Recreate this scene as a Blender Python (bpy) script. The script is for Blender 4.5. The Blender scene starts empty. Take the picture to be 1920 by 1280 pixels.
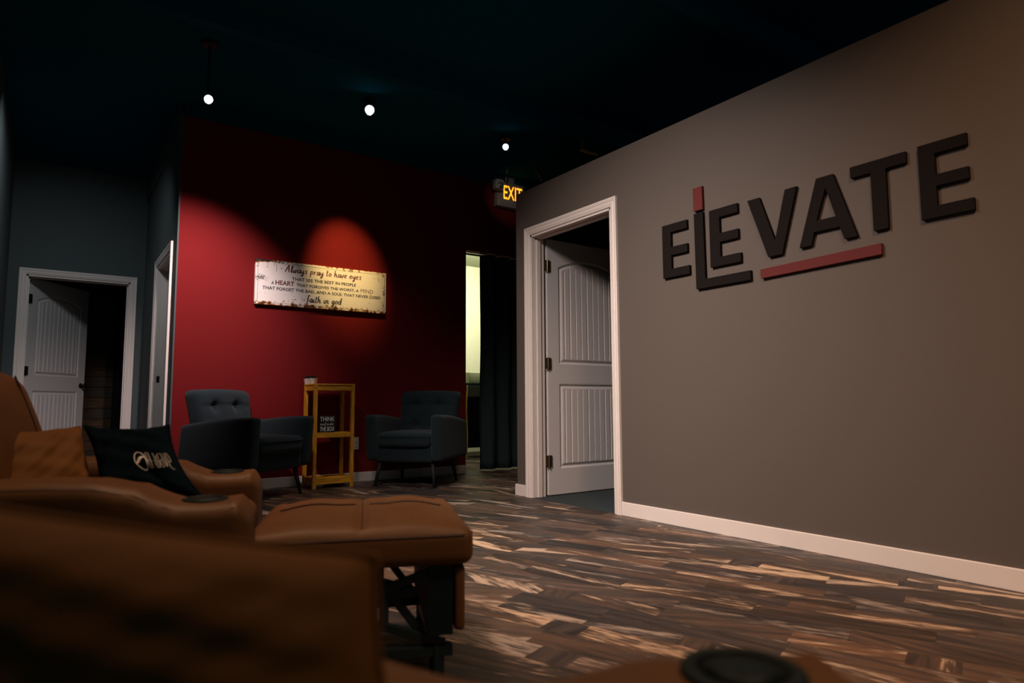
import bpy, bmesh, math, random
from mathutils import Vector, Matrix
random.seed(7)
R = math.radians
scene = bpy.context.scene
COL = scene.collection

# ------------------------------------------------------------------ camera
cam_d = bpy.data.cameras.new('camera'); cam = bpy.data.objects.new('camera', cam_d); COL.objects.link(cam)
def cam_axes(yaw, pitch, roll):
    y, p, r = R(yaw), R(pitch), R(roll)
    F = Vector((math.sin(y)*math.cos(p), math.cos(y)*math.cos(p), math.sin(p)))
    Rt = Vector((math.cos(y), -math.sin(y), 0)); U = Rt.cross(F)
    return F, Rt*math.cos(r)+U*math.sin(r), -Rt*math.sin(r)+U*math.cos(r)
F_, R_, U_ = cam_axes(35.001, 5.306, -0.272)
m = Matrix((R_, U_, -F_)).transposed().to_4x4(); m.translation = (0, 0, .723)
cam.matrix_world = m
cam_d.sensor_width = 36; cam_d.lens = 1232.8*36/1920
cam_d.clip_start = .02; cam_d.clip_end = 100
cam_d.dof.use_dof = True; cam_d.dof.focus_distance = 4.6; cam_d.dof.aperture_fstop = 2.6
scene.camera = cam
# ------------------------------------------------------------------ world, exposure
w = bpy.data.worlds.new('world'); scene.world = w; w.use_nodes = True
bg = w.node_tree.nodes['Background']; bg.inputs[0].default_value = (.012, .034, .036, 1); bg.inputs[1].default_value = 2.1
vs = scene.view_settings
vs.view_transform = 'Standard'; vs.look = 'None'; vs.gamma = 1; vs.exposure = 0; vs.use_curve_mapping = False
scene.cycles.use_denoising = True
scene.cycles.max_bounces = 6
scene.cycles.sample_clamp_indirect = 4

# ------------------------------------------------------------------ lights
def aim(o, tgt): o.rotation_euler = (Vector(tgt)-o.location).to_track_quat('-Z', 'Y').to_euler()
def area(name, loc, tgt, power, col, size, sy=None, spread=180):
    l = bpy.data.lights.new(name, 'AREA'); l.energy = power; l.color = col; l.size = size; l.spread = R(spread)
    if sy: l.shape = 'RECTANGLE'; l.size_y = sy
    o = bpy.data.objects.new(name, l); COL.objects.link(o); o.location = loc; aim(o, tgt); return o
def spot(name, loc, tgt, power, col, ang, blend=.3, rad=.03):
    l = bpy.data.lights.new(name, 'SPOT'); l.energy = power; l.color = col; l.spot_size = R(ang); l.spot_blend = blend
    l.shadow_soft_size = rad
    o = bpy.data.objects.new(name, l); COL.objects.link(o); o.location = loc; aim(o, tgt); return o
WARM = (1, .60, .36); NEUT = (1, .84, .76); COOL = (.72, .88, 1)
area('warm_ceiling_light', (1.3, .0, 3.15), (2.5, .7, 0), 34, WARM, .5, spread=104)
area('warm_ceiling_light', (.5, 2.3, 3.15), (.6, 2.1, 0), 14, WARM, .4, spread=100)
area('neutral_ceiling_light', (.55, 2.5, 3.05), (3.0, 2.9, .25), 46, NEUT, .6, spread=84)
area('seating_ceiling_light', (2.1, 4.75, 3.12), (2.1, 4.7, 0), 3.6, (1, .9, .8), .2, spread=100)
area('hall_ceiling_light', (-.1, 5.9, 3.15), (.2, 8.17, .6), 5.5, (.90, .96, 1), .3, spread=100)
spot('sign_spot', (2.022, 4.9, 3.08), (2.22, 5.9, 2.02), 270, (1, .68, .24), 34, 1, .03)
spot('sign_spot', (.745, 4.62, 2.77), (.87, 5.9, 1.42), 290, (1, .80, .78), 68, 1, .03)
spot('exit_fill', (3.369, 4.9, 3.08), (4.05, 5.85, 2.99), 14, (1, .85, .72), 30, .8, .02)  # added beam that brightens the exit sign housing
spot('floor_spot', (3.369, 4.9, 3.1), (3.0, 3.9, 0), 55, (1, .92, .86), 80, .8, .03)
area('back_room_light', (4.6, 7.2, 2.5), (4.9, 8.4, 1.4), 36, (1, 1, .76), .6)

# ------------------------------------------------------------------ materials
def mat(name, col, rough=.6, metal=0, spec=.5, emit=None, estr=0, noise=None, bump=None, coat=0, col2=None, nscale=40, stretch=(1, 1, 1), bscale=60, sheen=0):
    mt = bpy.data.materials.new(name); mt.use_nodes = True; nt = mt.node_tree; b = nt.nodes['Principled BSDF']
    b.inputs['Base Color'].default_value = (*col, 1); b.inputs['Roughness'].default_value = rough
    b.inputs['Metallic'].default_value = metal; b.inputs['Specular IOR Level'].default_value = spec
    b.inputs['Coat Weight'].default_value = coat; b.inputs['Sheen Weight'].default_value = sheen
    if emit: b.inputs['Emission Color'].default_value = (*emit, 1); b.inputs['Emission Strength'].default_value = estr
    if noise or bump:
        tc = nt.nodes.new('ShaderNodeTexCoord'); mp = nt.nodes.new('ShaderNodeMapping')
        nt.links.new(tc.outputs['Object'], mp.inputs['Vector']); mp.inputs['Scale'].default_value = stretch
    if noise:
        n = nt.nodes.new('ShaderNodeTexNoise'); n.inputs['Scale'].default_value = nscale; n.inputs['Detail'].default_value = 6
        nt.links.new(mp.outputs[0], n.inputs['Vector'])
        r = nt.nodes.new('ShaderNodeValToRGB'); nt.links.new(n.outputs['Fac'], r.inputs[0])
        c2 = col2 or tuple(c*(1-noise) for c in col)
        r.color_ramp.elements[0].position = .35; r.color_ramp.elements[0].color = (*c2, 1)
        r.color_ramp.elements[1].position = .65; r.color_ramp.elements[1].color = (*col, 1)
        nt.links.new(r.outputs[0], b.inputs['Base Color'])
    if bump:
        n2 = nt.nodes.new('ShaderNodeTexNoise'); n2.inputs['Scale'].default_value = bscale; n2.inputs['Detail'].default_value = 4
        nt.links.new(mp.outputs[0], n2.inputs['Vector'])
        bm_ = nt.nodes.new('ShaderNodeBump'); bm_.inputs['Strength'].default_value = bump; bm_.inputs['Distance'].default_value = .004
        nt.links.new(n2.outputs['Fac'], bm_.inputs['Height']); nt.links.new(bm_.outputs[0], b.inputs['Normal'])
    return mt
M = {}
M['taupe'] = mat('taupe_paint', (.088, .069, .057), .75, bump=.15, bscale=180)
M['greypaint'] = mat('grey_paint', (.058, .074, .077), .8, bump=.15, bscale=180)
M['red'] = mat('red_paint', (.155, .0095, .0105), .8, bump=.1, bscale=180, spec=.08)
M['ceil'] = mat('black_ceiling', (.004, .074, .115), 1, spec=0)
M['dkmetal'] = mat('dark_metal', (.006, .02, .024), .45, .3)
M['white'] = mat('white_trim', (.70, .62, .575), .45, bump=.05)
M['door'] = mat('white_door', (.60, .56, .55), .45, bump=.06, bscale=90, stretch=(1, 1, .1))
M['brass'] = mat('aged_brass', (.22, .17, .10), .4, .9)
M['bronze'] = mat('dark_bronze', (.02, .018, .016), .35, .8)
M['leather'] = mat('tan_leather', (.118, .050, .0125), .55, noise=.18, nscale=9, bump=.15, bscale=140, spec=.3)
M['seam'] = mat('dark_seam', (.035, .012, .006), .7)
M['blk'] = mat('black_plastic', (.001, .010, .012), .6, spec=.25)
M['blkcloth'] = mat('black_cloth', (.0012, .0065, .010), 1, spec=.05, bump=.3, bscale=300)
M['fabric'] = mat('charcoal_blue_fabric', (.0042, .0165, .0245), .95, noise=.3, nscale=260, bump=.5, bscale=400, sheen=.08)
M['legwood'] = mat('dark_leg_wood', (.003, .006, .007), .7)
M['honey'] = mat('honey_pine', (.80, .37, .022), .45, noise=.45, nscale=7, stretch=(8, 8, 1.2), bump=.15)
M['honeyx'] = mat('honey_pine_rail', (.80, .37, .022), .45, noise=.45, nscale=7, stretch=(1.2, 8, 8), bump=.15)
M['pot'] = mat('white_ceramic', (.75, .66, .60), .4)
M['plant'] = mat('dark_leaf', (.01, .03, .014), .6)
M['chalk'] = mat('chalk_white', (.75, .78, .76), .9)
M['chalkboard'] = mat('blackboard', (.004, .009, .011), .8)
M['letterdark'] = mat('espresso_letter', (.008, .006, .0055), .8, spec=.1)
M['letterred'] = mat('brick_red_letter', (.105, .018, .017), .75, spec=.2)
M['ink'] = mat('dark_ink', (.022, .022, .028), .8)
M['inkred'] = mat('oxblood_ink', (.11, .012, .014), .8)
M['rust'] = mat('rust', (.22, .045, .008), .9, noise=.85, nscale=60)
M['curtain'] = mat('black_curtain', (.012, .027, .028), .9, bump=.2, bscale=300)
M['chrome'] = mat('chrome', (.6, .6, .58), .2, 1)
M['cream'] = mat('cream_wall', (.76, .74, .56), .8)
M['lamp'] = mat('lamp_lens', (1, 1, 1), .3, emit=(.86, .95, 1), estr=9)
M['exit'] = mat('exit_letter', (1, .25, .02), .4, emit=(1, .30, .015), estr=2.4)
M['exitbody'] = mat('exit_housing', (.42, .36, .33), .5)
M['clear'] = mat('lamp_reflector', (.6, .62, .6), .15, .8)
M['plastic'] = mat('outlet_plastic', (.75, .68, .63), .35)
M['carpet'] = mat('teal_carpet', (.02, .035, .038), .95, noise=.7, nscale=120, bump=.6)
M['silver'] = mat('silver_print', (.78, .72, .68), .8, 0)
M['binplastic'] = mat('pale_bin', (.62, .68, .42), .5)
M['yellow'] = mat('yellow_cable', (.6, .38, .06), .5)
M['bwood'] = mat('barn_board', (.17, .085, .042), .75, noise=.7, nscale=5, stretch=(1, 8, 14), bump=.5)
M['bwood2'] = mat('barn_board_grey', (.10, .075, .05), .8, noise=.6, nscale=5, stretch=(1, 8, 14), bump=.5)

def wood_floor():
    mt = bpy.data.materials.new('reclaimed_plank'); mt.use_nodes = True; nt = mt.node_tree; N = nt.nodes; L = nt.links
    b = N['Principled BSDF']
    uv = N.new('ShaderNodeUVMap'); uv.uv_map = 'UVMap'
    at = N.new('ShaderNodeAttribute'); at.attribute_name = 'tone'
    sep = N.new('ShaderNodeSeparateColor'); L.new(at.outputs['Color'], sep.inputs[0])
    mp = N.new('ShaderNodeMapping'); mp.inputs['Scale'].default_value = (2.2, 22, 1); L.new(uv.outputs[0], mp.inputs[0])
    n1 = N.new('ShaderNodeTexNoise'); n1.inputs['Scale'].default_value = 1; n1.inputs['Detail'].default_value = 9; n1.inputs['Roughness'].default_value = .62
    n1.inputs['Distortion'].default_value = 1.1
    L.new(mp.outputs[0], n1.inputs['Vector'])
    base = N.new('ShaderNodeValToRGB'); cr = base.color_ramp
    cr.elements[0].position = .3; cr.elements[0].color = (.013, .0105, .0095, 1)
    cr.elements[1].position = .72; cr.elements[1].color = (.125, .074, .048, 1)
    e = cr.elements.new(.5); e.color = (.050, .037, .031, 1)
    ad = N.new('ShaderNodeMath'); ad.operation = 'MULTIPLY_ADD'; ad.inputs[1].default_value = .26; L.new(sep.outputs[0], ad.inputs[0]); 
    sb = N.new('ShaderNodeMath'); sb.operation = 'SUBTRACT'; sb.inputs[1].default_value = .13; L.new(n1.outputs['Fac'], sb.inputs[0]); L.new(sb.outputs[0], ad.inputs[2])
    L.new(ad.outputs[0], base.inputs[0])
    # hue shift grey <-> brown
    mixh = N.new('ShaderNodeMix'); mixh.data_type = 'RGBA'; mixh.blend_type = 'MULTIPLY'
    hue = N.new('ShaderNodeValToRGB'); hue.color_ramp.elements[0].color = (.86, .90, .96, 1); hue.color_ramp.elements[1].color = (1.22, .96, .72, 1)
    L.new(sep.outputs[1], hue.inputs[0]); mixh.inputs[0].default_value = 1
    L.new(base.outputs[0], mixh.inputs[6]); L.new(hue.outputs[0], mixh.inputs[7])
    # pale worn streaks along the grain
    mp2 = N.new('ShaderNodeMapping'); mp2.inputs['Scale'].default_value = (1.15, 9.5, 1); mp2.inputs['Location'].default_value = (3, 7, 0); L.new(uv.outputs[0], mp2.inputs[0])
    n2 = N.new('ShaderNodeTexNoise'); n2.inputs['Scale'].default_value = 1; n2.inputs['Detail'].default_value = 4; n2.inputs['Distortion'].default_value = 1.0; L.new(mp2.outputs[0], n2.inputs['Vector'])
    mp3 = N.new('ShaderNodeMapping'); mp3.inputs['Scale'].default_value = (12, 90, 1); L.new(uv.outputs[0], mp3.inputs[0])
    n3 = N.new('ShaderNodeTexNoise'); n3.inputs['Scale'].default_value = 1; n3.inputs['Detail'].default_value = 6; L.new(mp3.outputs[0], n3.inputs['Vector'])
    s1 = N.new('ShaderNodeMath'); s1.operation = 'MULTIPLY_ADD'; s1.inputs[1].default_value = .42; L.new(n3.outputs['Fac'], s1.inputs[0]); L.new(n2.outputs['Fac'], s1.inputs[2])
    s2 = N.new('ShaderNodeMath'); s2.operation = 'MULTIPLY_ADD'; s2.inputs[1].default_value = .09; L.new(sep.outputs[2], s2.inputs[0]); L.new(s1.outputs[0], s2.inputs[2])
    st = N.new('ShaderNodeValToRGB'); st.color_ramp.elements[0].position = .825; st.color_ramp.elements[0].color = (0, 0, 0, 1)
    st.color_ramp.elements[1].position = .93; st.color_ramp.elements[1].color = (1, 1, 1, 1); L.new(s2.outputs[0], st.inputs[0])
    mx = N.new('ShaderNodeMix'); mx.data_type = 'RGBA'; L.new(st.outputs[0], mx.inputs[0]); L.new(mixh.outputs[2], mx.inputs[6])
    pale = N.new('ShaderNodeMix'); pale.data_type = 'RGBA'; pale.inputs[6].default_value = (.30, .24, .20, 1); pale.inputs[7].default_value = (.56, .385, .245, 1)
    L.new(sep.outputs[1], pale.inputs[0]); L.new(pale.outputs[2], mx.inputs[7])
    L.new(mx.outputs[2], b.inputs['Base Color'])
    b.inputs['Roughness'].default_value = .48; b.inputs['Specular IOR Level'].default_value = .45
    bp = N.new('ShaderNodeBump'); bp.inputs['Strength'].default_value = .35; bp.inputs['Distance'].default_value = .002
    L.new(n1.outputs['Fac'], bp.inputs['Height']); L.new(bp.outputs[0], b.inputs['Normal'])
    return mt
M['floor'] = wood_floor()

def sign_mat():
    mt = bpy.data.materials.new('worn_enamel'); mt.use_nodes = True; nt = mt.node_tree; N = nt.nodes; L = nt.links
    b = N['Principled BSDF']; tc = N.new('ShaderNodeTexCoord')
    n = N.new('ShaderNodeTexNoise'); n.inputs['Scale'].default_value = 26; n.inputs['Detail'].default_value = 8; L.new(tc.outputs['Object'], n.inputs['Vector'])
    sp = N.new('ShaderNodeSeparateXYZ'); L.new(tc.outputs['Object'], sp.inputs[0])
    def math_(op, a, b_=None, c=None, clamp=False):
        k = N.new('ShaderNodeMath'); k.operation = op; k.use_clamp = clamp
        for i, v in enumerate((a, b_, c)):
            if v is None: continue
            if isinstance(v, (int, float)): k.inputs[i].default_value = v
            else: L.new(v, k.inputs[i])
        return k.outputs[0]
    X, Z = sp.outputs[0], sp.outputs[2]
    # distance to bottom edge, and to upper left corner
    bot = math_('SUBTRACT', 1, math_('DIVIDE', Z, .055), clamp=True)
    tl = math_('MULTIPLY', math_('SUBTRACT', 1, math_('DIVIDE', math_('SUBTRACT', .395, Z), .05), clamp=True), math_('SUBTRACT', 1, math_('DIVIDE', X, .30), clamp=True))
    rt = math_('SUBTRACT', 1, math_('DIVIDE', math_('SUBTRACT', 1.218, X), .08), clamp=True)
    top = math_('MULTIPLY', math_('SUBTRACT', 1, math_('DIVIDE', math_('SUBTRACT', .395, Z), .03), clamp=True), .35)
    edge = math_('MAXIMUM', math_('MAXIMUM', math_('MULTIPLY', bot, .62), math_('MULTIPLY', tl, 1.2)), math_('MAXIMUM', math_('MULTIPLY', rt, .25), top))
    v = math_('ADD', math_('MULTIPLY', n.outputs['Fac'], 1.0), math_('MULTIPLY', edge, .42))
    r = N.new('ShaderNodeValToRGB'); cr = r.color_ramp
    cr.elements[0].position = .64; cr.elements[0].color = (.88, .82, .78, 1)
    cr.elements[1].position = .86; cr.elements[1].color = (.02, .018, .016, 1)
    e = cr.elements.new(.70); e.color = (.55, .27, .06, 1); e = cr.elements.new(.76); e.color = (.20, .06, .015, 1)
    L.new(v, r.inputs[0]); L.new(r.outputs[0], b.inputs['Base Color']); b.inputs['Roughness'].default_value = .5
    return mt
M['enamel'] = sign_mat()

# ------------------------------------------------------------------ helpers
def obj(name, bm_or_me, m_, parent=None, smooth=False, loc=None, kind=None):
    if isinstance(bm_or_me, bmesh.types.BMesh):
        me = bpy.data.meshes.new(name); bmesh.ops.recalc_face_normals(bm_or_me, faces=bm_or_me.faces); bm_or_me.to_mesh(me); bm_or_me.free()
    else: me = bm_or_me
    if m_ is not None:
        me.materials.clear(); me.materials.append(M[m_] if isinstance(m_, str) else m_)
    if smooth:
        for p in me.polygons: p.use_smooth = True
    o = bpy.data.objects.new(name, me); COL.objects.link(o)
    if parent: o.parent = parent
    if loc: o.location = loc
    if kind: o['kind'] = kind
    return o
def tag(o, label, cat, group=None):
    o['label'] = label; o['category'] = cat
    if group: o['group'] = group
    return o
def thing(name, label, cat, loc=(0, 0, 0), rz=0, group=None):
    o = bpy.data.objects.new(name, None); COL.objects.link(o); o.location = loc; o.rotation_euler = (0, 0, rz)
    o.empty_display_size = .1
    return tag(o, label, cat, group)
def struct(o): o['kind'] = 'structure'; return o
def sempty(name, loc=(0, 0, 0), rz=0):
    o = bpy.data.objects.new(name, None); COL.objects.link(o); o.location = loc; o.rotation_euler = (0, 0, rz); return struct(o)
def box(bm, x0, x1, y0, y1, z0, z1, bev=0):
    v = [bm.verts.new((x, y, z)) for z in (z0, z1) for y in (y0, y1) for x in (x0, x1)]
    fs = [bm.faces.new([v[i] for i in q]) for q in ((0, 2, 3, 1), (4, 5, 7, 6), (0, 1, 5, 4), (2, 6, 7, 3), (0, 4, 6, 2), (1, 3, 7, 5))]
    if bev:
        es = list({e for f in fs for e in f.edges}); bmesh.ops.bevel(bm, geom=es, offset=bev, segments=2, affect='EDGES', profile=.5)
    return bm
def boxo(name, dims, m_, parent=None, bev=0, **k):
    return obj(name, box(bmesh.new(), *dims, bev), m_, parent, **k)
def coords(h, r, nc, ni):
    h = abs(h); r = min(r, h)
    a = [-h+r*(1-math.cos(i/nc*math.pi/2)) for i in range(nc)]
    inner = [-(h-r)+2*(h-r)*i/ni for i in range(ni+1)] if h-r > 1e-6 else [0]
    return a+inner+[-x for x in reversed(a)]
def rbox(hx, hy, hz, r, nc=4, ni=6, fn=None, cx=0, cy=0, cz=0):
    """rounded box, optionally bent by fn(x,y,z)"""
    nis = ni if isinstance(ni, tuple) else (ni,)*3
    A = [coords(h, r, nc, n) for h, n in zip((hx, hy, hz), nis)]; H = (hx, hy, hz)
    bm = bmesh.new(); vd = {}
    def vert(p):
        q = [max(-(h-min(r, h)), min(h-min(r, h), c)) for c, h in zip(p, H)]
        d = Vector([a-b for a, b in zip(p, q)])
        if d.length > 1e-9: d = d.normalized()*r
        # surface points: push outward so corners round
        s = Vector(q)+d
        key = tuple(round(c, 6) for c in s)
        if key not in vd:
            t = fn(*s) if fn else s
            vd[key] = bm.verts.new((t[0]+cx, t[1]+cy, t[2]+cz))
        return vd[key]
    for ax in range(3):
        b, c = (ax+1) % 3, (ax+2) % 3
        for sgn in (-1, 1):
            for i in range(len(A[b])-1):
                for j in range(len(A[c])-1):
                    vs_ = []
                    for (di, dj) in ((0, 0), (1, 0), (1, 1), (0, 1)):
                        p = [0, 0, 0]; p[ax] = sgn*H[ax]; p[b] = A[b][i+di]; p[c] = A[c][j+dj]
                        v = vert(p)
                        if v not in vs_: vs_.append(v)
                    if len(vs_) >= 3:
                        try: bm.faces.new(vs_)
                        except ValueError: pass
    return bm
def tube(pts, r, n=8, closed=False, bm=None):
    bm = bm or bmesh.new(); pts = [Vector(p) for p in pts]; rings = []
    rr = r if isinstance(r, (list, tuple)) else [r]*len(pts)
    N = len(pts)
    for i, p in enumerate(pts):
        if closed: t = pts[(i+1) % N]-pts[i-1]
        else: t = pts[min(i+1, N-1)]-pts[max(i-1, 0)]
        t.normalize(); a = t.cross(Vector((0, 0, 1)))
        if a.length < .05: a = t.cross(Vector((0, 1, 0)))
        a.normalize(); b = t.cross(a)
        rings.append([bm.verts.new(p+(a*math.cos(2*math.pi*k/n)+b*math.sin(2*math.pi*k/n))*rr[i]) for k in range(n)])
    for i in range(N if closed else N-1):
        A, B = rings[i], rings[(i+1) % N]
        for k in range(n):
            bm.faces.new((A[k], A[(k+1) % n], B[(k+1) % n], B[k]))
    if not closed: bm.faces.new(rings[0]); bm.faces.new(rings[-1][::-1])
    return bm
def lathe(prof, n=32, bm=None, c=(0, 0, 0)):
    bm = bm or bmesh.new(); rings = []
    for r, z in prof:
        rings.append([bm.verts.new((c[0]+max(r, 1e-4)*math.cos(2*math.pi*k/n), c[1]+max(r, 1e-4)*math.sin(2*math.pi*k/n), c[2]+z)) for k in range(n)])
    for A, B in zip(rings, rings[1:]):
        for k in range(n): bm.faces.new((A[k], A[(k+1) % n], B[(k+1) % n], B[k]))
    bm.faces.new(rings[0]); bm.faces.new(rings[-1][::-1])
    return bm
def prism(polys, t, tf):
    """polys: list of 2D outlines; extruded by t; tf(u,v,w)->xyz ; holes given as (outline, [holes]) are built by triangulation"""
    bm = bmesh.new()
    for pl in polys:
        outer, holes = pl if isinstance(pl, tuple) else (pl, [])
        loops = [outer]+holes
        es = []; front = []; back = []
        b2 = bmesh.new()
        for lp in loops:
            vs_ = [b2.verts.new((u, v, 0)) for u, v in lp]
            for i in range(len(vs_)): es.append(b2.edges.new((vs_[i-1], vs_[i])))
        bmesh.ops.triangle_fill(b2, edges=es, use_beauty=True)
        b2.verts.index_update()
        co = [(v.co.x, v.co.y) for v in b2.verts]; fc = [[v.index for v in f.verts] for f in b2.faces]; b2.free()
        fv = [bm.verts.new(tf(u, v, t)) for u, v in co]; bv = [bm.verts.new(tf(u, v, 0)) for u, v in co]
        for f in fc:
            bm.faces.new([fv[i] for i in f]); bm.faces.new([bv[i] for i in reversed(f)])
        k = 0
        for lp in loops:
            n = len(lp)
            for i in range(n):
                a, b = k+i, k+(i+1) % n
                bm.faces.new((fv[a], fv[b], bv[b], bv[a]))
            k += n
    return bm
def text_bm(s, x0, x1, y0, y1, bold=.012, extr=.0):
    """block lettering of the built-in font, fitted to a box; returns (verts2d, faces)"""
    cu = bpy.data.curves.new('lettering', 'FONT'); cu.body = s; cu.offset = bold; cu.resolution_u = 3
    o = bpy.data.objects.new('lettering', cu); COL.objects.link(o)
    dg = bpy.context.evaluated_depsgraph_get(); me = bpy.data.meshes.new_from_object(o.evaluated_get(dg))
    vs_ = [(v.co.x, v.co.y) for v in me.vertices]; fs = [list(p.vertices) for p in me.polygons]
    bpy.data.objects.remove(o); bpy.data.curves.remove(cu); bpy.data.meshes.remove(me)
    ax, bx = min(v[0] for v in vs_), max(v[0] for v in vs_); ay, by = min(v[1] for v in vs_), max(v[1] for v in vs_)
    return [(x0+(x-ax)/(bx-ax)*(x1-x0), y0+(y-ay)/(by-ay)*(y1-y0)) for x, y in vs_], fs
def flat(bm, vs_, fs, tf):
    v = [bm.verts.new(tf(*p)) for p in vs_]
    for f in fs:
        try: bm.faces.new([v[i] for i in f])
        except ValueError: pass
    return bm
# handwritten letters, single stroke polylines (x-height .5, ascender 1, descender -.45)
H = {
 'A': (.72, [[(.0, .0), (.18, .45), (.42, 1.05), (.47, .5), (.52, 0)], [(.1, .42), (.35, .46), (.62, .5)]]),
 'l': (.24, [[(0, .05), (.12, .45), (.2, .95), (.13, .98), (.08, .5), (.1, .05), (.2, .02), (.26, .12)]]),
 'w': (.56, [[(0, .45), (.06, .1), (.14, 0), (.24, .2), (.28, .45), (.3, .1), (.38, 0), (.5, .25), (.52, .48), (.6, .42)]]),
 'a': (.46, [[(.36, .42), (.22, .5), (.06, .3), (.08, .05), (.2, .02), (.34, .25), (.38, .48), (.36, .12), (.42, 0), (.5, .12)]]),
 'y': (.46, [[(.02, .45), (.06, .15), (.16, .05), (.3, .2), (.36, .48), (.34, .0), (.26, -.38), (.12, -.42), (.12, -.25), (.46, .1)]]),
 's': (.38, [[(.04, .05), (.2, .0), (.3, .12), (.16, .28), (.14, .42), (.26, .52), (.32, .42)]]),
 'p': (.46, [[(.06, .5), (.06, .0), (.02, -.45)], [(.06, .3), (.2, .5), (.34, .4), (.32, .12), (.16, .02), (.06, .12)]]),
 'r': (.34, [[(.04, .48), (.06, .0)], [(.06, .28), (.16, .46), (.3, .46)]]),
 't': (.30, [[(.14, .9), (.08, .3), (.12, .02), (.26, .1)], [(-.02, .6), (.3, .64)]]),
 'o': (.42, [[(.2, .5), (.06, .32), (.08, .06), (.22, .02), (.34, .2), (.3, .44), (.18, .5)]]),
 'h': (.46, [[(.08, 1.0), (.05, .5), (.04, 0)], [(.05, .25), (.18, .48), (.3, .42), (.3, .1), (.36, 0), (.44, .1)]]),
 'v': (.40, [[(.02, .46), (.1, .1), (.16, 0), (.28, .25), (.32, .48), (.4, .44)]]),
 'e': (.40, [[(.04, .22), (.2, .26), (.3, .38), (.22, .5), (.08, .38), (.05, .12), (.18, 0), (.36, .1)]]),
 'f': (.34, [[(.32, .92), (.24, 1.0), (.16, .8), (.12, .2), (.06, -.4)], [(-.02, .48), (.3, .52)]]),
 'i': (.22, [[(.06, .46), (.06, .08), (.12, 0), (.22, .1)], [(.09, .68), (.1, .7)]]),
 'n': (.46, [[(.04, .48), (.04, 0)], [(.05, .25), (.18, .48), (.3, .42), (.3, .1), (.36, 0), (.44, .1)]]),
 'g': (.44, [[(.34, .42), (.2, .5), (.06, .3), (.08, .06), (.2, .04), (.33, .24), (.36, .46), (.33, -.1), (.2, -.42), (.06, -.36), (.12, -.2), (.44, .08)]]),
 'd': (.48, [[(.34, .4), (.2, .5), (.06, .3), (.08, .05), (.2, .02), (.34, .22), (.4, 1.0), (.37, .12), (.44, 0)]]),
 'u': (.46, [[(.04, .46), (.05, .12), (.14, 0), (.28, .15), (.33, .46), (.33, .1), (.4, 0), (.48, .1)]]),
 ' ': (.30, []),
}
def catmull(p, k=5):
    if len(p) < 3: return p
    q = [p[0]]+list(p)+[p[-1]]; out = []
    for i in range(1, len(q)-2):
        for j in range(k):
            t = j/k; a, b, c, d = q[i-1:i+3]
            out.append(tuple(.5*((2*b[n])+(-a[n]+c[n])*t+(2*a[n]-5*b[n]+4*c[n]-d[n])*t*t+(-a[n]+3*b[n]-3*c[n]+d[n])*t**3) for n in (0, 1)))
    return out+[tuple(p[-1])]
def script(bm, s, x0, x1, base, xh, tf, pen=.09, slope=.1):
    tot = sum(H[c][0]+.06 for c in s); sx = (x1-x0)/tot; sy = xh*2; x = 0
    for c in s:
        wd, strokes = H[c]
        for stx in strokes:
            pts = catmull(stx); P = [(x0+(x+a+b*slope)*sx, base+b*sy) for a, b in pts]; n = len(P)
            L_, Rr = [], []
            for i in range(n):
                a, b = P[max(i-1, 0)], P[min(i+1, n-1)]
                dx, dy = b[0]-a[0], b[1]-a[1]; l = math.hypot(dx, dy) or 1
                w_ = pen*sy*.5*(.55+.6*abs(dy)/l)
                L_.append(bm.verts.new(tf(P[i][0]-dy/l*w_, P[i][1]+dx/l*w_))); Rr.append(bm.verts.new(tf(P[i][0]+dy/l*w_, P[i][1]-dx/l*w_)))
            for i in range(n-1): bm.faces.new((L_[i], Rr[i], Rr[i+1], L_[i+1]))
        x += wd+.06

def script_words(txt, x0, x1, base, xh, tf, pen, m_, parent):
    wd = lambda t_: sum(H[c][0]+.06 for c in t_); k = (x1-x0)/wd(txt); x = x0
    for i_, w_ in enumerate(txt.split(' ')):
        bm = bmesh.new(); script(bm, w_, x, x+wd(w_)*k, base, xh, tf, pen); o_ = obj('lettering', bm, m_, parent); x += (wd(w_)+wd(' '))*k

# ------------------------------------------------------------------ room dimensions (metres, from the photograph's perspective)
XR, YEND, HR = 3.05, 4.289, 2.417        # partition on the right
YB, XC, YH, XL, HC = 5.906, .80, 8.171, -.411, 3.219
BB = .086
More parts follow.
